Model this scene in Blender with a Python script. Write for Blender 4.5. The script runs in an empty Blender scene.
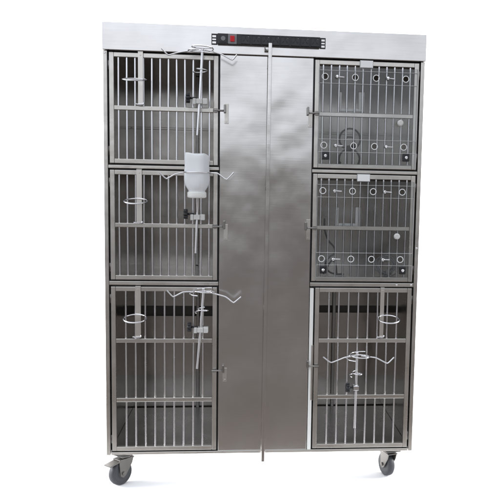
import bpy, bmesh, math, random
from mathutils import Vector, Matrix
random.seed(4)
C = bpy.context.scene.collection
PI = math.pi
R = math.radians

# ------------------------------------------------------------------ materials
def new_mat(name):
    m = bpy.data.materials.new(name)
    m.use_nodes = True
    nt = m.node_tree
    return m, nt, nt.nodes['Principled BSDF']

def steel(name, base, rough, wave=0.0, wave_scale=3.0, brush=0.0, brush_scale=(400, 400, 6), smudge=0.08, tint=None):
    """stainless steel: waviness of the sheet, fine brushing and smudges of uneven polish"""
    m, nt, b = new_mat(name)
    N, L = nt.nodes.new, nt.links.new
    b.inputs['Metallic'].default_value = 1.0
    tc = N('ShaderNodeTexCoord')
    # polish: roughness varies in patches
    n1 = N('ShaderNodeTexNoise'); n1.inputs['Scale'].default_value = 4.5; n1.inputs['Detail'].default_value = 5; n1.inputs['Roughness'].default_value = .6
    L(tc.outputs['Object'], n1.inputs['Vector'])
    r = N('ShaderNodeMapRange'); r.inputs['From Min'].default_value = .3; r.inputs['From Max'].default_value = .7
    r.inputs['To Min'].default_value = rough - smudge; r.inputs['To Max'].default_value = rough + smudge
    L(n1.outputs['Fac'], r.inputs['Value']); L(r.outputs['Result'], b.inputs['Roughness'])
    # slight uneven tone of the metal and fine scratches
    mp = N('ShaderNodeMapping'); mp.inputs['Scale'].default_value = brush_scale
    L(tc.outputs['Object'], mp.inputs['Vector'])
    n2 = N('ShaderNodeTexNoise'); n2.inputs['Scale'].default_value = 1; n2.inputs['Detail'].default_value = 3
    L(mp.outputs['Vector'], n2.inputs['Vector'])
    cr = N('ShaderNodeMapRange'); cr.inputs['To Min'].default_value = .94; cr.inputs['To Max'].default_value = 1.05
    L(n2.outputs['Fac'], cr.inputs['Value'])
    mul = N('ShaderNodeVectorMath'); mul.operation = 'SCALE'; mul.inputs[0].default_value = base
    L(cr.outputs['Result'], mul.inputs['Scale']); L(mul.outputs['Vector'], b.inputs['Base Color'])
    last = None
    if wave:
        n3 = N('ShaderNodeTexNoise'); n3.inputs['Scale'].default_value = wave_scale; n3.inputs['Detail'].default_value = 2.5
        L(tc.outputs['Object'], n3.inputs['Vector'])
        bp = N('ShaderNodeBump'); bp.inputs['Strength'].default_value = 1; bp.inputs['Distance'].default_value = wave
        L(n3.outputs['Fac'], bp.inputs['Height']); last = bp
    if brush:
        bb = N('ShaderNodeBump'); bb.inputs['Strength'].default_value = brush; bb.inputs['Distance'].default_value = .0004
        L(n2.outputs['Fac'], bb.inputs['Height'])
        if last: L(last.outputs['Normal'], bb.inputs['Normal'])
        last = bb
    if last: L(last.outputs['Normal'], b.inputs['Normal'])
    return m

def plain(name, col, rough=.5, metal=0., var=.12, scale=30, **kw):
    m, nt, b = new_mat(name)
    N, L = nt.nodes.new, nt.links.new
    tc = N('ShaderNodeTexCoord'); n = N('ShaderNodeTexNoise'); n.inputs['Scale'].default_value = scale; n.inputs['Detail'].default_value = 4
    L(tc.outputs['Object'], n.inputs['Vector'])
    mr = N('ShaderNodeMapRange'); mr.inputs['To Min'].default_value = 1 - var; mr.inputs['To Max'].default_value = 1 + var
    L(n.outputs['Fac'], mr.inputs['Value'])
    mul = N('ShaderNodeVectorMath'); mul.operation = 'SCALE'; mul.inputs[0].default_value = col
    L(mr.outputs['Result'], mul.inputs['Scale']); L(mul.outputs['Vector'], b.inputs['Base Color'])
    b.inputs['Roughness'].default_value = rough; b.inputs['Metallic'].default_value = metal
    for k, v in kw.items(): b.inputs[k].default_value = v
    return m

ST = (.585, .57, .545)
M = {}
M['panel'] = steel('brushed_sheet_steel', (.64, .625, .61), .17, wave=.011, wave_scale=2.6, brush=.10, brush_scale=(9, 9, 160), smudge=.07)
M['frame'] = steel('square_tube_steel', (.60, .577, .54), .30, wave=.002, wave_scale=9, brush=.3, brush_scale=(60, 60, 60), smudge=.07)
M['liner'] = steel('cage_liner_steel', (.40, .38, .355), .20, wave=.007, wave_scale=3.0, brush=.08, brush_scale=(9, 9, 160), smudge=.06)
M['slot'] = plain('dark_slot_shade', (.07, .062, .055), .5)  # shade in the back-wall gap, put into the colour
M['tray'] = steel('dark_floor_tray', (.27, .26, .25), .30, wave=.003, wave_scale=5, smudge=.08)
M['bar'] = steel('round_bar_steel', (.77, .765, .79), .25, smudge=.05)
M['chrome'] = steel('chrome_wire', (.80, .80, .82), .10, smudge=.03)
M['strap'] = steel('strap_steel', (.68, .65, .61), .33, smudge=.06)
M['dark_metal'] = steel('dark_latch_metal', (.30, .29, .28), .30, smudge=.08)
M['zinc'] = steel('zinc_plate', (.40, .385, .37), .30, smudge=.08)
M['black'] = plain('black_plastic', (.016, .016, .019), .35)
M['socket'] = plain('socket_black', (.007, .007, .008), .5)
M['red'] = plain('red_switch', (.62, .022, .03), .3)
M['grey'] = plain('grey_switch_bezel', (.20, .20, .21), .4)
M['white'] = plain('white_plastic', (.80, .80, .77), .45, var=.04)
M['card'] = plain('white_card', (.86, .87, .87), .5, var=.03)
M['clamp'] = plain('pale_clamp_block', (.62, .62, .60), .4, var=.1)
M['fork'] = plain('caster_fork_metal', (.16, .15, .14), .42, metal=.6)
M['rubber'] = plain('grey_rubber_tyre', (.040, .042, .048), .55)
M['hub'] = plain('wheel_hub_grey', (.060, .060, .054), .45)
M['reflection'] = plain('pale_reflection', (.88, .88, .86), .4, var=.06)  # pale colour standing in for a reflection
M['rod'] = steel('satin_rod', (.84, .84, .86), .34, smudge=.04)
M['hose'] = plain('dark_hose', (.05, .05, .05), .35)
M['clear_hose'] = plain('clear_hose', (.42, .43, .44), .2)
M['bottle'] = plain('milky_bottle_plastic', (.90, .92, .94), .22, var=.04, scale=14, **{'Alpha': .78, 'Subsurface Weight': .15, 'Subsurface Radius': (.01, .01, .01), 'IOR': 1.45})
M['ground'] = plain('brown_concrete_yard', (.125, .104, .090), .85, var=.25, scale=.8)
M['paper'] = plain('white_paper_sweep', (.90, .90, .90), .9, var=.01, scale=3)

def acrylic():
    m = bpy.data.materials.new('clear_acrylic'); m.use_nodes = True
    nt = m.node_tree; nt.nodes.clear(); N, L = nt.nodes.new, nt.links.new
    out = N('ShaderNodeOutputMaterial'); tr = N('ShaderNodeBsdfTransparent'); tr.inputs['Color'].default_value = (.975, .98, .98, 1)
    gl = N('ShaderNodeBsdfGlossy'); gl.inputs['Roughness'].default_value = .08
    df = N('ShaderNodeBsdfDiffuse'); df.inputs['Color'].default_value = (.8, .82, .84, 1)
    tc = N('ShaderNodeTexCoord'); n = N('ShaderNodeTexNoise'); n.inputs['Scale'].default_value = 9; n.inputs['Detail'].default_value = 6
    L(tc.outputs['Object'], n.inputs['Vector'])
    mr = N('ShaderNodeMapRange'); mr.inputs['From Min'].default_value = .35; mr.inputs['From Max'].default_value = .75
    mr.inputs['To Min'].default_value = .0; mr.inputs['To Max'].default_value = .055
    L(n.outputs['Fac'], mr.inputs['Value'])
    fr = N('ShaderNodeFresnel'); fr.inputs['IOR'].default_value = 1.5
    m1 = N('ShaderNodeMixShader'); m2 = N('ShaderNodeMixShader')
    L(mr.outputs['Result'], m1.inputs['Fac']); L(tr.outputs[0], m1.inputs[1]); L(df.outputs[0], m1.inputs[2])
    L(fr.outputs[0], m2.inputs['Fac']); L(m1.outputs[0], m2.inputs[1]); L(gl.outputs[0], m2.inputs[2])
    L(m2.outputs[0], out.inputs['Surface'])
    return m
M['acrylic'] = acrylic()

# ------------------------------------------------------------------ mesh helper
class MB:
    def __init__(s): s.bm = bmesh.new(); s.slot = 0
    def _mark(s, n0):
        for f in list(s.bm.faces)[n0:]: f.material_index = s.slot
    def box(s, x0, x1, y0, y1, z0, z1, bev=.0012, mat=None, segs=2):
        t = bmesh.new()
        bmesh.ops.create_cube(t, size=1)
        t.transform(Matrix.Translation(((x0+x1)/2, (y0+y1)/2, (z0+z1)/2)) @ Matrix.Diagonal((abs(x1-x0), abs(y1-y0), abs(z1-z0), 1)))
        bev = min(bev, .3*min(abs(x1-x0), abs(y1-y0), abs(z1-z0)))
        if bev > 0: bmesh.ops.bevel(t, geom=list(t.edges), offset=bev, segments=segs, affect='EDGES', profile=.5)
        if mat is not None: t.transform(mat)
        s._join(t); return s
    def _join(s, t, smooth=False):
        me = bpy.data.meshes.new('tmp')
        if smooth:
            for f in t.faces: f.smooth = True
        t.to_mesh(me); t.free()
        n0 = len(s.bm.faces); s.bm.from_mesh(me); bpy.data.meshes.remove(me)
        s.bm.faces.ensure_lookup_table(); s._mark(n0)
    def tube(s, pts, r, closed=False, seg=10):
        pts = [Vector(p) for p in pts]; n = len(pts); t = bmesh.new(); rings = []
        up = None
        for i, p in enumerate(pts):
            a = pts[(i-1) % n] if (closed or i > 0) else p
            b = pts[(i+1) % n] if (closed or i < n-1) else p
            d = (b-a).normalized()
            if up is None:
                up = Vector((0, 0, 1)) if abs(d.z) < .8 else Vector((0, 1, 0))
            u = (up - d*up.dot(d)).normalized(); v = d.cross(u); up = u
            rr = r[i] if isinstance(r, (list, tuple)) else r
            rings.append([t.verts.new(p + rr*(math.cos(2*PI*k/seg)*u + math.sin(2*PI*k/seg)*v)) for k in range(seg)])
        m = n if closed else n-1
        for i in range(m):
            A, B = rings[i], rings[(i+1) % n]
            for k in range(seg):
                t.faces.new((A[k], A[(k+1) % seg], B[(k+1) % seg], B[k])).smooth = True
        if not closed:
            for rg in (rings[0][::-1], rings[-1]): t.faces.new([t.verts.new(v.co) for v in rg])
        bmesh.ops.recalc_face_normals(t, faces=list(t.faces))
        s._join(t); return s
    def lathe(s, prof, mat=None, seg=32):
        """profile (radius, height) about Z"""
        t = bmesh.new(); rings = []
        for r, h in prof:
            rings.append([t.verts.new((r*math.cos(2*PI*k/seg), r*math.sin(2*PI*k/seg), h)) for k in range(seg)])
        for A, B in zip(rings, rings[1:]):
            for k in range(seg): t.faces.new((A[k], A[(k+1) % seg], B[(k+1) % seg], B[k])).smooth = True
        for rg in (rings[0][::-1], rings[-1]): t.faces.new([t.verts.new(v.co) for v in rg])
        bmesh.ops.recalc_face_normals(t, faces=list(t.faces))
        if mat is not None: t.transform(mat)
        s._join(t); return s
    def cyl(s, p0, p1, r, seg=20, ch=.0008):
        p0, p1 = Vector(p0), Vector(p1); d = p1-p0; h = d.length
        ch = min(ch, r*.3, h*.3)
        m = Matrix.Translation(p0) @ d.to_track_quat('Z', 'Y').to_matrix().to_4x4()
        return s.lathe([(r-ch, 0), (r, ch), (r, h-ch), (r-ch, h)], m, seg)
    def prism(s, outline, y0, y1, mat=None, bev=.0006):
        """outline in XZ extruded along Y"""
        t = bmesh.new()
        a = [t.verts.new((x, y0, z)) for x, z in outline]; b = [t.verts.new((x, y1, z)) for x, z in outline]
        n = len(a)
        t.faces.new(a); t.faces.new(b[::-1])
        for i in range(n): t.faces.new((a[i], b[i], b[(i+1) % n], a[(i+1) % n]))
        bmesh.ops.recalc_face_normals(t, faces=list(t.faces))
        if bev: bmesh.ops.bevel(t, geom=list(t.edges), offset=bev, segments=1, affect='EDGES')
        if mat is not None: t.transform(mat)
        s._join(t); return s
    def build(s, name, mats, parent=None, loc=None):
        me = bpy.data.meshes.new(name); s.bm.to_mesh(me); s.bm.free()
        for m in (mats if isinstance(mats, (list, tuple)) else [mats]): me.materials.append(m)
        o = bpy.data.objects.new(name, me); C.objects.link(o)
        if parent is not None: o.parent = parent
        if loc is not None: o.location = loc
        return o

def tag(o, label=None, cat=None, group=None, kind=None):
    if label: o['label'] = label
    if cat: o['category'] = cat
    if group: o['group'] = group
    if kind: o['kind'] = kind
    return o
def thing(name, label, cat, loc=(0, 0, 0), group=None):
    o = bpy.data.objects.new(name, None); o.empty_display_size = .05; C.objects.link(o); o.location = loc
    return tag(o, label, cat, group)
def arc(cx, cy, cz, r, a0, a1, n, dz=0, dx=0):
    return [(cx + dx*i/n + r*math.cos(R(a0+(a1-a0)*i/n)), cy + r*math.sin(R(a0+(a1-a0)*i/n)), cz + dz*i/n) for i in range(n+1)]
def smooth_path(pts, it=2, first=.25):
    pts = [Vector(p) for p in pts]
    for i in range(it):
        t = first if i == 0 else .25
        q = [pts[0]]
        for a, b in zip(pts, pts[1:]): q += [a.lerp(b, t), a.lerp(b, 1-t)]
        q.append(pts[-1]); pts = q
    return pts

# ------------------------------------------------------------------ setting
G = -.010
mb = MB(); mb.box(-40, 40, -40, 12, G-.30, G-.006, bev=0)
tag(mb.build('ground', M['ground']), 'brown concrete yard in front of the white sweep', kind='structure')
# white paper sweep: floor sheet, curve and wall in one
t = MB(); prof = [(-.30, G)]
prof += [(1.9 + .5*math.sin(R(a)), G + .5 - .5*math.cos(R(a))) for a in range(0, 91, 6)] + [(2.4, 3.6)]
bm = t.bm
rows = [[bm.verts.new((x, y, z)) for y, z in prof] for x in (-4.5, 4.5)]
for i in range(len(prof)-1): bm.faces.new((rows[0][i], rows[1][i], rows[1][i+1], rows[0][i+1])).smooth = True
bmesh.ops.recalc_face_normals(bm, faces=list(bm.faces))
bm.normal_update()
if bm.faces[0].normal.z < 0: bmesh.ops.reverse_faces(bm, faces=list(bm.faces))
sweep = tag(t.build('backdrop', M['paper']), 'plain white backdrop sweep under and behind the cage', kind='structure')
so = sweep.modifiers.new('sheet', 'SOLIDIFY'); so.thickness = .003; so.offset = -1

# ------------------------------------------------------------------ cabinet
cab = thing('animal_cage_cabinet', 'tall stainless steel animal cage cabinet on casters with six barred doors', 'animal cage', (0, 0, G))
class Rel:   # children are built in world coordinates; the cabinet empty sits at z = G
    pass
def part(mbx, name, mat, parent=cab):
    o = mbx.build(name, mat, parent)
    if parent is cab: o.location = (0, 0, -G)
    return o
XO, ZB, ZF, ZT = .650, .125, 1.782, 1.890
D = .70
# outer shell
mb = MB(); mb.box(-.652, .652, -.008, .02, ZF, ZT, bev=.0025)
mb.box(-.652, .652, .0205, .045, ZT-.003, ZT+.0015, bev=.001)
part(mb, 'fascia', M['panel'])
mb = MB(); mb.box(-.648, .648, .022, D-.004, ZT-.012, ZT-.002); part(mb, 'top_panel', M['panel'])
for sx in (-1, 1):
    mb = MB(); mb.box(sx*.636, sx*.6485, .024, D-.004, ZB+.002, ZT-.014); part(mb, 'side_panel', M['panel'])
mb = MB(); mb.box(-.634, .634, D-.014, D-.002, ZB+.004, ZT-.016); part(mb, 'back_panel', M['panel'])
mb = MB(); mb.box(-.634, .634, .024, D-.016, ZB+.001, ZB+.011); part(mb, 'bottom_panel', M['panel'])
# front frame: outer posts, dividers, bottom rail, inner posts behind the door gaps
mb = MB()
for sx in (-1, 1):
    mb.box(sx*.6335, sx*.650, 0, .022, ZB, ZF-.001, bev=.002)
    x0, x1 = (-.633, -.1905) if sx < 0 else (.1905, .633)
    for z0, z1 in ((.8445, .8605), (1.3185, 1.3320)): mb.box(x0, x1, .0004, .0225, z0, z1, bev=.002)
mb.box(-.6315, .6315, .0006, .0222, ZB, .1375, bev=.002)
part(mb, 'front_frame', M['frame'])
# added black strips stop light leaking through behind the door gaps
for sx in (-1, 1):
    for xa, xb in ((.6200, .6370), (.1860, .1980)):
        mb = MB(); mb.box(min(sx*xa, sx*xb), max(sx*xa, sx*xb), .0227, .0238, .140, 1.786, bev=.0002); part(mb, 'leak_blocker', M['black'])
    for za, zb in ((1.768, 1.786), (1.304, 1.346), (.830, .874)):
        mb = MB(); mb.box(min(sx*.1983, sx*.6197), max(sx*.1983, sx*.6197), .0227, .0238, za, zb, bev=.0002); part(mb, 'leak_blocker', M['black'])
# middle panel: two sheets meeting behind the long lock rod
mb = MB(); mb.box(-.1885, .0015, -.0015, .018, .1385, ZF-.0015, bev=.002); mb.box(.0030, .1885, -.001, .018, .1385, ZF-.0015, bev=.002)
part(mb, 'middle_panel', M['panel'])
# closed shaft behind the middle panel
mb = MB(); mb.box(-.183, .183, .024, .66, .14, ZT-.02, bev=0); part(mb, 'inner_shaft', M['liner'])
# compartments
def compartment(x0, x1, z0, z1, gap=None, post=None, reflection=None):
    mb = MB(); w = .004; yb = .60
    mb.box(x0, x1, .024, yb, z0, z0+w, bev=0)                       # floor
    mb.box(x0, x1, .024, yb, z1-w, z1, bev=0)                       # ceiling
    mb.box(x0, x0+w, .024, yb, z0+w, z1-w, bev=0); mb.box(x1-w, x1, .024, yb, z0+w, z1-w, bev=0)
    if gap:
        mb.box(x0, x1, yb+.0005, yb+.004, z0, gap[0], bev=.001); mb.box(x0, x1, yb+.0005, yb+.004, gap[1], z1, bev=.001)
        pass
        mb.box(x0, x1, yb+.005, yb+.0595, gap[1]+.03, gap[1]+.034, bev=0); mb.box(x0, x1, yb+.005, yb+.0595, gap[0]-.034, gap[0]-.03, bev=0)
    else:
        mb.box(x0, x1, yb+.0005, yb+.004, z0, z1, bev=0)
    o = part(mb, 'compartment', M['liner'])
    if gap:
        q = MB(); q.box(x0+.001, x1-.001, yb+.012, yb+.058, gap[0]-.028, gap[1]+.028, bev=0); q.build('slot_shade', M['slot'], o)  # dark block paints the shade deep in the back gap
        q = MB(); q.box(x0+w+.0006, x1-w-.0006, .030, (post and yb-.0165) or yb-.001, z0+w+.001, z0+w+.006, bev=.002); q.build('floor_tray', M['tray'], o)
    if post is not None:
        q = MB(); q.box(post-.008, post+.008, yb-.016, yb-.0005, z0+w+.001, z1-w-.001, bev=.002); q.build('back_post', M['dark_metal'], o)
    q = MB(); zl = z0 + (z1-z0)*.42; q.box(x0+.006, x1-.006, yb-.005, yb-.0004, zl, zl+.010, bev=.0015)
    if not gap: q.build('back_rib', M['liner'], o)
    else: q.bm.free()
    return o
for sx in (-1, 1):
    x0, x1 = (-.634, -.1845) if sx < 0 else (.1845, .634)
    post = -.318 if sx < 0 else None
    compartment(x0, x1, 1.334, 1.780, post=post)
    compartment(x0, x1, .8625, 1.3170, post=post)
    compartment(x0, x1, .1405, .8430, gap=(.612, .662) if sx < 0 else (.632, .668), post=-.312 if sx < 0 else .367)
# pale U shapes put in for bright reflections inside the two oxygen cages
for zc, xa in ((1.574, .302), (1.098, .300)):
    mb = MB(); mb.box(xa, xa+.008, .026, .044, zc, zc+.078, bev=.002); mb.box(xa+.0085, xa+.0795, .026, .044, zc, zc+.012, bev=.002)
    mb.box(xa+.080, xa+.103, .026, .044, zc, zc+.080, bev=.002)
    part(mb, 'u_reflection', M['reflection'])

# ---- doors
def holed_strip(x0, x1, z0, z1, y0, y1, holes, hr=.0108):
    """acrylic strip with real round holes and pale rims"""
    mb = MB(); bm = mb.bm; zc = (z0+z1)/2; hh = (z1-z0)/2; n = 32
    def quadbox(a, b):
        vs = [[bm.verts.new((x, y, z)) for x, z in ((a, z0), (b, z0), (b, z1), (a, z1))] for y in (y0, y1)]
        bm.faces.new(vs[0]); bm.faces.new(vs[1][::-1])
        for k in (0, 2): bm.faces.new((vs[0][k], vs[1][k], vs[1][(k+1) % 4], vs[0][(k+1) % 4]))
        return vs
    prev = x0
    for hx in holes:
        quadbox(prev, hx-hh); prev = hx+hh
        rings = []
        for y in (y0, y1):
            inn, outr = [], []
            for k in range(n):
                a = 2*PI*k/n; c, s_ = math.cos(a), math.sin(a); q = hh/max(abs(c), abs(s_))
                inn.append(bm.verts.new((hx+hr*c, y, zc+hr*s_))); outr.append(bm.verts.new((hx+q*c, y, zc+q*s_)))
            rings.append((inn, outr))
        (i0, o0), (i1, o1) = rings
        for k in range(n):
            j = (k+1) % n
            bm.faces.new((i0[k], o0[k], o0[j], i0[j])); bm.faces.new((i1[k], i1[j], o1[j], o1[k])); bm.faces.new((i0[k], i0[j], i1[j], i1[k]))
            if abs(o0[k].co.z-o0[j].co.z) < 1e-6: bm.faces.new((o0[k], o1[k], o1[j], o0[j]))
    quadbox(prev, x1)
    for x in (x0, x1):
        v = [bm.verts.new(p) for p in ((x, y0, z0), (x, y1, z0), (x, y1, z1), (x, y0, z1))]; bm.faces.new(v)
    bmesh.ops.remove_doubles(bm, verts=list(bm.verts), dist=1e-5)
    bmesh.ops.recalc_face_normals(bm, faces=list(bm.faces))
    mb.slot = 1
    for hx in holes: mb.tube([(hx+.0125*math.cos(2*PI*k/28), y0-.0006, zc+.0125*math.sin(2*PI*k/28)) for k in range(28)], .0016, closed=True, seg=8)
    for z in (z0, z1): mb.box(x0, x1, y0-.0004, y1+.0003, z-.0004, z+.0004, bev=.0001)
    return mb

def door(x0, x1, z0, z1, rails, nb, pitch=None, oxygen=False, latch=None, latch_z=None, strip=None):
    st = .0185
    mb = MB()
    mb.box(x0, x0+st, 0, .019, z0, z1, bev=.002); mb.box(x1-st, x1, 0, .019, z0, z1, bev=.002)
    mb.box(x0+st+.0002, x1-st-.0002, .0003, .0187, z1-st, z1, bev=.002); mb.box(x0+st+.0002, x1-st-.0002, .0003, .0187, z0, z0+st, bev=.002)
    for z in rails: mb.box(x0+st+.0002, x1-st-.0002, -.0002, .0185, z-.0088, z+.0088, bev=.002)
    o = part(mb, 'cage_door', M['frame'])
    a, b = x0+st, x1-st
    for k in range(nb):
        x = a + (b-a)*((k+.5)/nb if pitch is None else (k+1)/(nb+1))
        q = MB()
        zz = [z0+st-.001] + sorted(rails) + [z1-st+.001]
        for lo, hi in zip(zz, zz[1:]):
            l2 = lo + (.008 if lo in rails else 0); h2 = hi - (.008 if hi in rails else 0)
            j = random.uniform(-.0006, .0006)
            q.tube([(x+j, .009, l2), (x-j, .009, h2)], .0040, seg=12)
        q.build('bar', M['bar'], o)
    q = MB(); ox, oz = .0064, .0044  # added black ring blocks light leaks and darkens the door gaps
    q.box(x0-ox, x0+.004, .0196, .0222, z0-oz, z1+oz, bev=.0004); q.box(x1-.004, x1+ox, .0196, .0222, z0-oz, z1+oz, bev=.0004)
    q.box(x0+.0041, x1-.0041, .0196, .0222, z0-oz, z0+.004, bev=.0004); q.box(x0+.0041, x1-.0041, .0196, .0222, z1-.004, z1+oz, bev=.0004)
    q.build('gap_shade_ring', M['black'], o)
    # latch bolt with its handle
    s = 1 if latch > 0 else -1
    xe = x1 if s > 0 else x0
    q = MB()
    q.cyl((xe-s*.020, -.008, latch_z), (xe+s*.026, -.008, latch_z), .0034)
    q.box(min(xe+s*.0225, xe+s*.0315), max(xe+s*.0225, xe+s*.0315), -.016, -.006, latch_z-.010, latch_z+.024, bev=.0025)
    q.box(min(xe-s*.017, xe-s*.003), max(xe-s*.017, xe-s*.003), -.006, -.0005, latch_z-.009, latch_z+.009, bev=.0015)
    q.build('latch', M['dark_metal'], o)
    # hinge knuckles on the other stile
    xh = x0 if s > 0 else x1
    for z in (z0+.05, z1-.05):
        q = MB(); q.cyl((xh-s*.0030, .0060, z-.018), (xh-s*.0030, .0060, z+.018), .0022); q.build('hinge', M['tray'], o)
    if oxygen:
        sx0, sx1 = x0+.018, x1-.006
        za, zb2 = strip
        h = .026
        q = MB()
        for lo, hi in ((z0+.005, za-h), (za+h, zb2-h), (zb2+h, z1-.026)):
            q.box(sx0, sx1, -.0055, -.0025, lo, hi, bev=.0004)
        q.build('acrylic_sheet', M['acrylic'], o)
        # pale strips along the sheet's cut edges, their bright glint put into the colour
        for x in (sx0, sx1):
            q = MB(); q.box(x-.0009, x+.0009, -.0057, -.0023, z0+.005, z1-.026, bev=.0003); q.build('sheet_edge', M['clear_hose'], o)
        for z in (za, zb2):
            holed_strip(sx0, sx1, z-h+.0002, z+h-.0002, -.0075, -.0025, (.236, .360, .447, .570)).build('acrylic_strip', [M['acrylic'], M['card']], o)
            for xs in (.284, .494):
                q = MB(); q.cyl((xs, -.0075, z), (xs, -.022, z), .0072); q.lathe([(.0072, 0), (.006, .003), (.003, .005)], Matrix.Translation((xs, -.022, z)) @ Matrix.Rotation(R(90), 4, 'X'), 20)
                q.tube([(xs+.006, -.013, z), (xs+.030, -.010, z-.001)], .0028)
                q.build('thumb_screw', M['chrome'], o)
        for xs in (.243, .580):
            q = MB(); q.box(xs-.014, xs+.014, -.018, -.0056, z0+.034, z0+.066, bev=.003); q.slot = 1
            q.lathe([(.007, 0), (.006, .004), (.002, .006)], Matrix.Translation((xs, -.018, z0+.050)) @ Matrix.Rotation(R(90), 4, 'X'), 18)
            q.build('sheet_clip', [M['black'], M['chrome']], o)
        q = MB(); zz = rails[0]-.030
        q.cyl((.549, -.0056, zz), (.549, -.020, zz), .006); q.lathe([(.006, 0), (.0125, .004), (.0125, .013), (.008, .017)], Matrix.Translation((.549, -.018, zz)) @ Matrix.Rotation(R(90), 4, 'X'), 24)
        q.build('gas_port', M['clamp'], o)
        q = MB(); q.box(.380, .431, -.0115, -.0058, z1-.027, z1+.001, bev=.001)
        q.slot = 1; q.box(.378, .433, -.0056, -.0008, z1-.029, z1+.0025, bev=.0008)
        q.build('card_holder', [M['card'], M['clear_hose']], o)
    return o
L0, L1, R0, R1 = -.6265, -.1955, .1955, .6265
door(L0, L1, 1.3385, 1.7755, [1.559], 12, latch=1, latch_z=1.559)
door(L0, L1, .8665, 1.3120, [1.090], 12, latch=1, latch_z=1.090)
door(L0, L1, .1425, .8375, [.3615, .6125], 9, pitch=1, latch=1, latch_z=.487)
door(R0, R1, 1.3385, 1.7755, [1.558], 12, oxygen=True, latch=-1, latch_z=1.560, strip=(1.431, 1.708))
door(R0, R1, .8665, 1.3140, [1.091], 12, oxygen=True, latch=-1, latch_z=1.090, strip=(.962, 1.245))
door(.2135, R1, .1425, .8385, [.3685, .6130], 8, pitch=1, latch=-1, latch_z=.505)
# strike plates on the middle panel
for s, z, a, b in ((-1, 1.559, -.052, .027), (-1, 1.090, -.055, .010), (-1, .487, -.047, .010), (1, 1.560, -.057, .012), (1, 1.090, -.050, .035), (1, .487, -.130, .108)):
    mb = MB(); x = .1615 if s < 0 else .179
    if s > 0 and z < .5: mb.box(.2010, .2090, -.0085, -.0045, z+a, z+b, bev=.001)
    else:
        mb.box(s*x-.0085, s*x+.0085, -.0050, -.0020, z+a, z+b, bev=.001)
        mb.cyl((s*x, -.0045, z+a+.008), (s*x, -.0068, z+a+.008), .003, 12)
    part(mb, 'strike_plate', M['frame'])
# white edging beside the lower right door
mb = MB(); mb.prism([(.1915, .1395), (.2065, .1395), (.2065, .360), (.2045, .372), (.2045, .58), (.2065, .594), (.2065, .8365), (.1915, .8365)], -.0042, .016)
part(mb, 'edge_strip', M['white'])
# long lock rod down the middle
mb = MB()
m = Matrix.Identity(4)
xt, xb_ = .0105, .0015
mb.box(-.0072, .0072, -.0445, -.0335, .102, 1.826, bev=.0022, mat=Matrix(((1, 0, (xt-xb_)/1.73, xb_-.0005), (0, 1, 0, 0), (0, 0, 1, 0), (0, 0, 0, 1))))
part(mb, 'lock_rod', M['panel'])
for z in (.17, .75, 1.25, 1.74):
    xx = xb_ + (xt-xb_)*z/1.9
    mb = MB(); mb.box(xx-.006, xx+.006, -.034, -.0018, z-.008, z+.008, bev=.0015); part(mb, 'rod_guide', M['frame'])
mb = MB(); mb.tube([(-.006, -.030, 1.800), (-.010, -.034, 1.803), (-.011, -.034, 1.812)], .002); mb.box(-.012, .010, -.0305, -.008, 1.797, 1.803, bev=.001)
part(mb, 'rod_clip', M['dark_metal'])
# front gaps at the frame: fixing screws
for x, z in ((.640, 1.01), (.622, .8525), (.56, .8525), (-.642, 1.772)):
    mb = MB(); mb.lathe([(.0042, 0), (.0036, .0016), (.0015, .0024)], Matrix.Translation((x, .0006, z)) @ Matrix.Rotation(R(90), 4, 'X'), 14); part(mb, 'screw', M['chrome'])

# ---- power strip on the fascia
zc = 1.838
mb = MB()
mb.box(-.199, .211, -.029, -.0085, zc-.0205, zc+.0205, bev=.002)
ps = part(mb, 'power_strip', M['black'])
for x0, x1 in ((-.2235, -.1995), (.2115, .2345)):
    q = MB()
    q.box(x0, x1, -.0115, -.0085, zc-.0215, zc-.0165, bev=.0005); q.box(x0, x1, -.0115, -.0085, zc+.0165, zc+.0215, bev=.0005)
    xi = x1 if x0 < 0 else x0; dx = -.006 if x0 < 0 else .006
    q.box(min(xi, xi+dx), max(xi, xi+dx), -.0114, -.0086, zc-.0164, zc+.0164, bev=.0004)
    xo = x0 if x0 < 0 else x1; dxo = .003 if x0 < 0 else -.003
    q.box(min(xo, xo+dxo), max(xo, xo+dxo), -.0114, -.0086, zc-.0164, zc+.0164, bev=.0004)
    for z in (zc-.0055, zc+.0055):
        q.box(min(xi+dx, xo+dxo)+.0001, max(xi+dx, xo+dxo)-.0001, -.0113, -.0087, z-.0022, z+.0022, bev=.0004)
    q.build('mounting_ear', M['black'], ps)
q = MB(); q.box(-.190, -.163, -.0315, -.0292, zc-.014, zc+.014, bev=.002); q.slot = 1; q.cyl((-.1765, -.0312, zc), (-.1765, -.0345, zc), .009, 24)
q.build('breaker', [M['black'], M['grey']], ps)
q = MB(); q.box(-.157, -.123, -.0325, -.0292, zc-.0195, zc+.0195, bev=.0015); q.build('switch_bezel', M['grey'], ps)
q = MB(); q.prism([(-.0085, -.011), (.0085, -.011), (.0085, .011), (-.0085, .011)], -.0045, .002, Matrix.Translation((-.140, -.0335, zc)) @ Matrix.Rotation(R(8), 4, 'X'))
q.build('rocker_switch', M['red'], ps)
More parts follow.
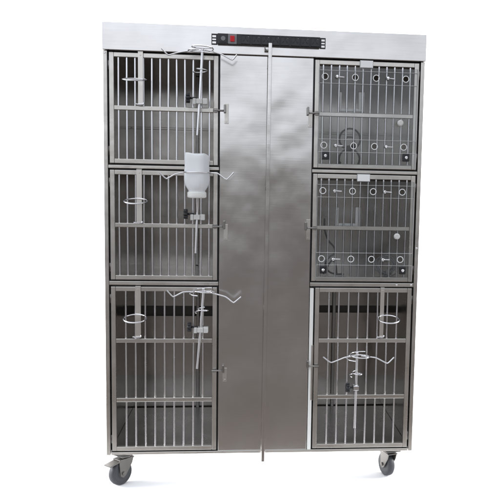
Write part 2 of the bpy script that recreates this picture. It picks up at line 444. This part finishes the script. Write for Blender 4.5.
for x in (-.088, -.046, -.007, .031, .069, .111, .150, .190):
    q = MB(); w = .0175
    q.box(x-w, x+w, -.0305, -.0292, zc-.0175, zc+.0175, bev=.0006)
    for a, b, c, d in ((-w, w, .0155, .0175), (-w, w, -.0175, -.0155), (-w, -w+.002, -.0154, .0154), (w-.002, w, -.0154, .0154)):
        q.box(x+a, x+b, -.0325, -.0306, zc+c, zc+d, bev=.0005)
    q.slot = 1
    for dx, dz, rz in ((0, .008, 0), (-.0075, -.004, 35), (.0075, -.004, -35)):
        q.box(-.0013, .0013, -.0318, -.0307, -.0045, .0045, bev=.0002, mat=Matrix.Translation((x+dx, 0, zc+dz)) @ Matrix.Rotation(R(rz), 4, 'Y'))
    q.slot = 2; q.lathe([(.0016, 0), (.001, .001)], Matrix.Translation((x+.011, -.0306, zc+.0105)) @ Matrix.Rotation(R(90), 4, 'X'), 10)
    q.build('power_outlet', [M['black'], M['socket'], M['zinc']], ps)

# ---- casters
def caster(mx, my, head, brake, wx=None):
    """swivel caster: head = heading of the trail in degrees"""
    root = MB(); root.box(-.040, .040, -.034, .034, .122, .1248, bev=.001)
    root.lathe([(.020, .112), (.024, .1135), (.024, .1215)], None, 24)
    # fork: crown and two cheeks
    tr = .026; root.box(-.030, .046, -.0235, .0235, .107, .1118, bev=.002)
    for s in (-1, 1):
        root.prism([(-.028, .108), (.046, .108), (.046, .092), (tr+.014, .040), (tr, .031), (tr-.014, .040), (-.020, .085)], s*.0195-.0018, s*.0195+.0018)
        root.cyl((tr, s*.021, .0505), (tr, s*.0275, .0505), .0075, 18)
    o = root.build('caster', M['fork'], cab, (mx, my, -G-.0075))
    o.rotation_euler = (0, 0, R(head))
    y = Matrix.Translation((tr, 0, .0505)) @ Matrix.Rotation(R(90), 4, 'X')
    q = MB(); q.lathe([(.0390, -.014), (.046, -.0160), (.0512, -.0115), (.053, -.004), (.053, .004), (.0512, .0115), (.046, .0160), (.0390, .014)], y, 44)
    w = q.build('tyre', M['rubber'], o)
    q = MB(); q.lathe([(.012, -.0168), (.014, -.0145), (.0355, -.0122), (.0395, -.0150), (.0395, .0150), (.0355, .0122), (.014, .0145), (.012, .0168)], y, 40)
    q.build('wheel_hub', M['hub'], o)
    if brake:
        q = MB()
        q.box(.020, .094, -.021, .021, .1005, .1055, bev=.002, mat=Matrix.Translation((0, 0, 0)) @ Matrix.Translation((.046, 0, .1)) @ Matrix.Rotation(R(9), 4, 'Y') @ Matrix.Translation((-.046, 0, -.1)))
        q.slot = 1; q.box(.004, .060, -.0165, .0165, .092, .0995, bev=.002)
        q.build('brake_pedal', [M['fork'], M['black']], o)
    return o
caster(-.580, .040, 180+48, True)
caster(.562, .048, 108, True)
caster(-.580, .62, 200, False)
caster(.580, .62, 150, False)

# ------------------------------------------------------------------ infusion stands clamped to the doors
def stand(name, label, top, bottom, ltip, lv, lmid, rmid, rv, rtip, clamp_z, block=True, ring=.045, knob_dx=-.045, single=False):
    xt, zt = top; xb, zb = bottom
    o = thing(name, label, 'drip stand', (xt, -.03, zt), 'wire drip stands clamped to the cage doors')
    def P(x, z, y=-.03): return (x-xt, y+.03, z-zt)
    q = MB(); q.tube([P(xt, zt+.004), P((xt+xb)/2+.001, (zt+zb)/2), P(xb, zb)], [.0055, .0052, .0045], seg=14); q.lathe([(.004, 0), (.0065, .003), (.0065, .008), (.003, .011)], Matrix.Translation((0, 0, 0)), 16); q.build('rod', M['rod'], o)
    # bottle ring: a spiral of nearly two turns, welded to the rod at the back
    q = MB(); cy = -.03-ring-.003
    if single: pts = arc(xt, cy, zt, ring, 90, 90+360, 40)
    else: pts = arc(xt+.012, cy, zt+.012, ring, 60, 60+560, 64, dz=-.022, dx=-.022)
    q.tube([P(p[0], p[2], p[1]) for p in pts], .0026, seg=8); q.build('bottle_ring', M['chrome'], o)
    # arms with bent hooks
    ya = cy + (0 if single else .012)
    xl = xt-ring if single else xt-.012; xr = xt+ring if single else xt+.012
    for side, ch in (('l', [(xl, zt), lmid, lv, ltip]), ('r', [(xr, zt), rmid, rv, rtip])):
        q = MB(); a = [P(c[0], c[1], ya-.004*i) for i, c in enumerate(ch)]
        q.tube(smooth_path(a, 3, .10), .0028, seg=8); q.build('hook_arm', M['chrome'], o)
    # neck spiral lower down
    q = MB(); q.tube([P(p[0], p[2], p[1]) for p in arc(xt-.002+.007, -.056, zt-.070, .024, 90, 90+500, 48, dz=-.018, dx=-.016)], .0022, seg=8); q.build('neck_ring', M['chrome'], o)
    # clamp
    cx = xb + (xt-xb)*(clamp_z-zb)/(zt-zb)
    q = MB()
    q.box(*[v for v in (cx-.012-xt, cx+.012-xt)], -.010, .022, clamp_z-.010-zt, clamp_z+.010-zt, bev=.002)
    if block:
        q.box(cx-.026-xt, cx-.0125-xt, -.008, .020, clamp_z-.013-zt, clamp_z+.011-zt, bev=.003); q.box(cx+.0125-xt, cx+.032-xt, -.008, .020, clamp_z-.012-zt, clamp_z+.012-zt, bev=.003)
    cl = q.build('clamp', M['clamp'] if block else M['chrome'], o)
    q = MB(); kz = clamp_z+.012 if block else clamp_z
    k0 = Vector((cx+knob_dx-.008-xt, .002, kz-zt)); k1 = Vector((cx+knob_dx+.008-xt, .002, kz-zt))
    n = 5; prof = []
    q.cyl(k0, k1, .015, 24, .003)
    for i in range(8):
        a = 2*PI*i/8; dv = Vector((0, math.cos(a), math.sin(a)))*.0155
        q.cyl(k0+dv, k1+dv, .0045, 10, .0015)
    q.cyl(k1, (cx-.010-xt, .002, kz-zt), .0045, 12)
    q.build('clamp_knob', M['black'], cl)
    return o
stand('infusion_stand', 'wire drip stand with empty ring on the upper left door, below the power strip',
      (-.258, 1.786), (-.277, 1.456), (-.412, 1.782), (-.388, 1.757), (-.352, 1.770), (-.183, 1.771), (-.138, 1.747), (-.121, 1.769), 1.590)
stand('infusion_stand', 'wire drip stand holding the upside down white bottle',
      (-.272, 1.307), (-.282, .981), (-.418, 1.303), (-.393, 1.278), (-.359, 1.299), (-.192, 1.305), (-.157, 1.279), (-.129, 1.310), 1.128, ring=.0525, single=True)
stand('infusion_stand', 'wire drip stand with empty ring on the lower left door, its rod leaning',
      (-.249, .829), (-.275, .501), (-.393, .835), (-.369, .806), (-.329, .828), (-.157, .809), (-.126, .783), (-.096, .810), .664)
stand('infusion_stand', 'wire drip stand with spread hooks in the middle of the lower right door',
      (.393, .562), (.390, .240), (.244, .561), (.278, .534), (.337, .558), (.467, .556), (.516, .530), (.542, .559), .416, block=False, knob_dx=-.034)

# bottle hanging in the second stand
bt = thing('water_bottle', 'milky white plastic bottle hanging upside down in a wire ring', 'bottle', (-.274, -.0855, 1.206))
zb = 1.206
def squash(mbx, k=.90):
    return mbx
q = MB(); q.lathe([(.012, .174), (.036, .1755), (.0435, .173), (.0465, .166), (.0470, .150), (.0468, .118), (.0482, .110), (.0482, .098), (.0490, .090), (.0490, .070), (.0470, .056), (.0420, .043), (.0360, .034), (.0330, .030), (.0330, .024)], None, 48)
for v in q.bm.verts:                                    # soft squarish section above the shoulder
    k = min(1, max(0, (v.co.z-.034)/.03)); a = math.atan2(v.co.y, v.co.x)+.35
    se = (abs(math.cos(a))**4.2+abs(math.sin(a))**4.2)**(-1/4.2)
    f = (1+(se-1)*k)*(1-.10*k); v.co.x *= f; v.co.y *= f*(1-.06*k)
for v in q.bm.verts:                                    # the base of a soft bottle dips and leans a little
    if v.co.z > .16: v.co.z += .0025*math.sin(v.co.x*75+v.co.y*40) - .07*v.co.x
q.build('bottle_body', M['bottle'], bt)
q = MB(); prof = [(.030, 0), (.0355, .002), (.0365, .006), (.0365, .022), (.034, .0245)]
q.lathe(prof, None, 40)
for k in range(40):
    a = 2*PI*k/40; q.box(-.0008, .0008, -.0373, -.0362, .004, .022, bev=.0002, mat=Matrix.Rotation(a, 4, 'Z'))
q.build('bottle_cap', M['white'], bt)
q = MB(); q.tube([(.002, 0, .001), (.002, .004, -.02), (.001, .022, -.055)], [.0060, .0055, .0045], seg=12); q.build('drinking_spout', M['rod'], bt)

# ------------------------------------------------------------------ bowl ring holders hung on the doors
def bowl_holder(label, xs, z0, z1, zr, xr, w):
    o = thing('bowl_holder', label, 'bowl holder', (xs, -.003, z1), 'ring bowl holders hung on the cage doors')
    def Z(z): return z-z1
    q = MB(); q.box(-w/2, w/2, -.0045, -.0015, Z(z0), -.0005, bev=.0008); q.box(-w/2, w/2, -.0045, .012, -.0003, .0020, bev=.0006)
    q.cyl((0, -.0045, -.012), (0, -.0062, -.012), .003, 12)
    q.build('strap', M['strap'], o)
    q = MB(); rr = .045; pts = []
    for k in range(44):
        a = 2*PI*k/44; y = rr*math.sin(a)-rr-.002; pts.append((xr-xs+rr*math.cos(a), y*math.cos(R(12))-.005, Z(zr)+y*math.sin(R(12))+.009))
    q.tube(pts, .0030, closed=True, seg=8); q.build('ring', M['chrome'], o)
    q = MB(); q.tube(smooth_path([(-.022, -.010, Z(z0)+.002), (-.004, -.008, Z(z0)-.003), (.010, -.006, Z(z0)-.001), (.012, -.004, Z(z0)+.006)], 2), .0028); q.box(-.010, .010, -.012, -.0047, Z(z0)-.001, Z(z0)+.002, bev=.0006)
    q.build('foot', M['chrome'], o)
bowl_holder('ring bowl holder on a bright strap, hung on the upper left door', -.5025, 1.574, 1.7785, 1.665, -.520, .020)
bowl_holder('ring bowl holder on a flat strap, hung on the middle left door', -.510, 1.100, 1.314, 1.190, -.517, .022)
bowl_holder('ring bowl holder on a dull strap, hung on the lower left door', -.5165, .630, .8395, .716, -.522, .022)
bowl_holder('ring bowl holder hung on the lower right door above the spread hooks', .499, .631, .8405, .716, .519, .017)

# ------------------------------------------------------------------ hoses inside the two oxygen cages
o = thing('hose_coil', 'dark hose coiled in two loops inside the upper right cage', 'hose', (.387, .30, 1.339))
q = MB()
def loop(cx, cz, r, a0, a1, n, y=0, dy=.0): return [(cx+r*math.cos(R(a0+(a1-a0)*i/n)), y+dy*i/n, cz+r*math.sin(R(a0+(a1-a0)*i/n))) for i in range(n+1)]
q.tube(loop(0, .141, .047, -60, 240, 40, 0, .012), .0042); q.tube(loop(0, .050, .047, 0, 360, 40, .006, .010), .0042)
q.tube([(-.020, .004, .10), (-.021, .004, .135), (-.012, .004, .150), (.012, .004, .150), (.020, .004, .135), (.020, .004, .10)], .0036)
q.tube(smooth_path([(-.042, .01, .035), (-.08, -.02, .006), (-.12, -.03, .006), (-.16, -.10, .007), (-.19, -.02, .006)], 3), .0060)
q.build('hose', M['hose'], o)
q = MB(); q.box(-.016, .010, -.010, .018, .085, .112, bev=.004); q.cyl((.012, .0, .104), (.012, -.022, .104), .009); q.build('hose_clamp', M['black'], o)
q = MB(); q.box(-.012, .012, -.006, .012, .001, .082, bev=.003); q.build('hose_post', M['dark_metal'], o)
o = thing('hose_coil', 'loose clear tubing coiled at the right inside the middle right cage', 'tubing', (.550, .20, .867))
q = MB()
pts = []
for i in range(90):
    a = 2*PI*i/22; r = .040+.007*math.sin(i*.37); pts.append((r*math.cos(a)+.004*math.sin(i*.21), .012*math.sin(i*.3)+i*.0004, .048+r*math.sin(a)*.95))
q.tube(pts, .0032); q.tube(smooth_path([pts[-1], (.05, -.02, .03), (.03, -.05, .008), (-.02, -.06, .006)], 3), .0032)
q.build('hose', M['clear_hose'], o)
q = MB(); q.lathe([(.004, 0), (.010, .004), (.010, .018), (.005, .026)], Matrix.Translation((.006, -.02, .008)), 18); q.build('hose_end', M['clamp'], o)
o = thing('hose_coil', 'dark cable dangling at the left inside the middle right cage', 'cable', (.290, .20, .867))
q = MB()
q.tube(smooth_path([(-.012, .10, .25), (-.014, .08, .20), (.002, .05, .15), (.026, .02, .13), (.030, .0, .10), (.004, .0, .085), (-.018, .0, .06), (-.006, 0, .02), (.03, .0, .006), (.07, .01, .006)], 3), .0042)
q.tube(smooth_path([(-.02, .02, .006), (.0, .0, .05), (.018, .0, .075), (.035, .01, .05), (.04, .02, .006)], 3), .0042)
q.build('hose', M['hose'], o)

# ------------------------------------------------------------------ light
w = bpy.data.worlds.new('World'); bpy.context.scene.world = w; w.use_nodes = True
nt = w.node_tree; N, L = nt.nodes.new, nt.links.new
bg = nt.nodes['Background']
tc = N('ShaderNodeTexCoord'); sep = N('ShaderNodeSeparateXYZ'); L(tc.outputs['Generated'], sep.inputs[0])
nz = N('ShaderNodeTexNoise'); nz.inputs['Scale'].default_value = 5; nz.inputs['Detail'].default_value = 5
L(tc.outputs['Generated'], nz.inputs['Vector'])
nm = N('ShaderNodeMath'); nm.operation = 'MULTIPLY_ADD'; nm.inputs[1].default_value = .26; nm.inputs[2].default_value = -.13
L(nz.outputs['Fac'], nm.inputs[0])
ad = N('ShaderNodeMath'); ad.operation = 'ADD'; L(sep.outputs['Z'], ad.inputs[0]); L(nm.outputs[0], ad.inputs[1])
rp = N('ShaderNodeValToRGB'); L(ad.outputs[0], rp.inputs['Fac'])
e = rp.color_ramp.elements
e[0].position = 0.0; e[0].color = (.26, .25, .24, 1)
e[1].position = 1.0; e[1].color = (1, 1.02, 1.05, 1)
for p, c in ((.025, (.44, .45, .46)), (.075, (.95, .99, 1.05)), (.20, (1.22, 1.28, 1.40)), (.45, (1.1, 1.16, 1.27))):
    k = e.new(p); k.color = (*c, 1)
# the sky is brighter towards the left
mx = N('ShaderNodeMapRange'); mx.inputs['From Min'].default_value = -.5; mx.inputs['From Max'].default_value = .5; mx.inputs['To Min'].default_value = 1.10; mx.inputs['To Max'].default_value = .62
L(sep.outputs['X'], mx.inputs['Value'])
sc_ = N('ShaderNodeVectorMath'); sc_.operation = 'SCALE'; L(rp.outputs['Color'], sc_.inputs[0]); L(mx.outputs['Result'], sc_.inputs['Scale'])
L(sc_.outputs['Vector'], bg.inputs['Color']); bg.inputs['Strength'].default_value = 1.2

def area(name, loc, rot, sx, sy, power, col=(1, 1, 1)):
    l = bpy.data.lights.new(name, 'AREA'); l.shape = 'RECTANGLE'; l.size = sx; l.size_y = sy; l.energy = power; l.color = col
    o = bpy.data.objects.new(name, l); C.objects.link(o); o.location = loc; o.rotation_euler = rot
    return o
area('backdrop_fill', (0, .80, 1.15), (R(90), 0, 0), 1.1, 1.4, 110)  # added fill, hidden behind the cabinet, whitens the backdrop
area('overhead_fill', (0, 1.35, 3.3), (0, 0, 0), 5, 1.2, 260)  # added fill from above for an evenly white sweep
area('floor_fill', (0, .36, .118), (0, 0, 0), 1.05, .5, 9)  # added fill hidden under the cabinet, lifts its shadow on the floor

for sx in (-1, 1):
    l = bpy.data.lights.new('side_fill', 'SPOT'); l.energy = 420; l.spot_size = R(36); l.spot_blend = .7; l.shadow_soft_size = .6  # added fill from both sides, whitens the floor in front
    o = bpy.data.objects.new('side_fill', l); C.objects.link(o); o.location = (sx*2.6, .1, 1.1)
    o.rotation_euler = (Vector((sx*.25, -.02, 0))-o.location).to_track_quat('-Z', 'Y').to_euler()

# ------------------------------------------------------------------ camera
cam = bpy.data.cameras.new('camera'); co = bpy.data.objects.new('camera', cam); C.objects.link(co)
co.location = (-.0774, -3.0407, 1.2495); co.rotation_euler = (1.4689, -.0200, -.0959)
cam.sensor_width = 36; cam.lens = 733.27/500*36
cam.shift_x = (250-317.65)/500; cam.shift_y = (264.42-250)/500
cam.clip_end = 200
S = bpy.context.scene; S.camera = co
S.view_settings.view_transform = 'Standard'; S.view_settings.look = 'None'; S.view_settings.exposure = 0; S.view_settings.gamma = 1
S.cycles.use_denoising = True
S.cycles.max_bounces = 12; S.cycles.transparent_max_bounces = 16; S.cycles.sample_clamp_indirect = 8
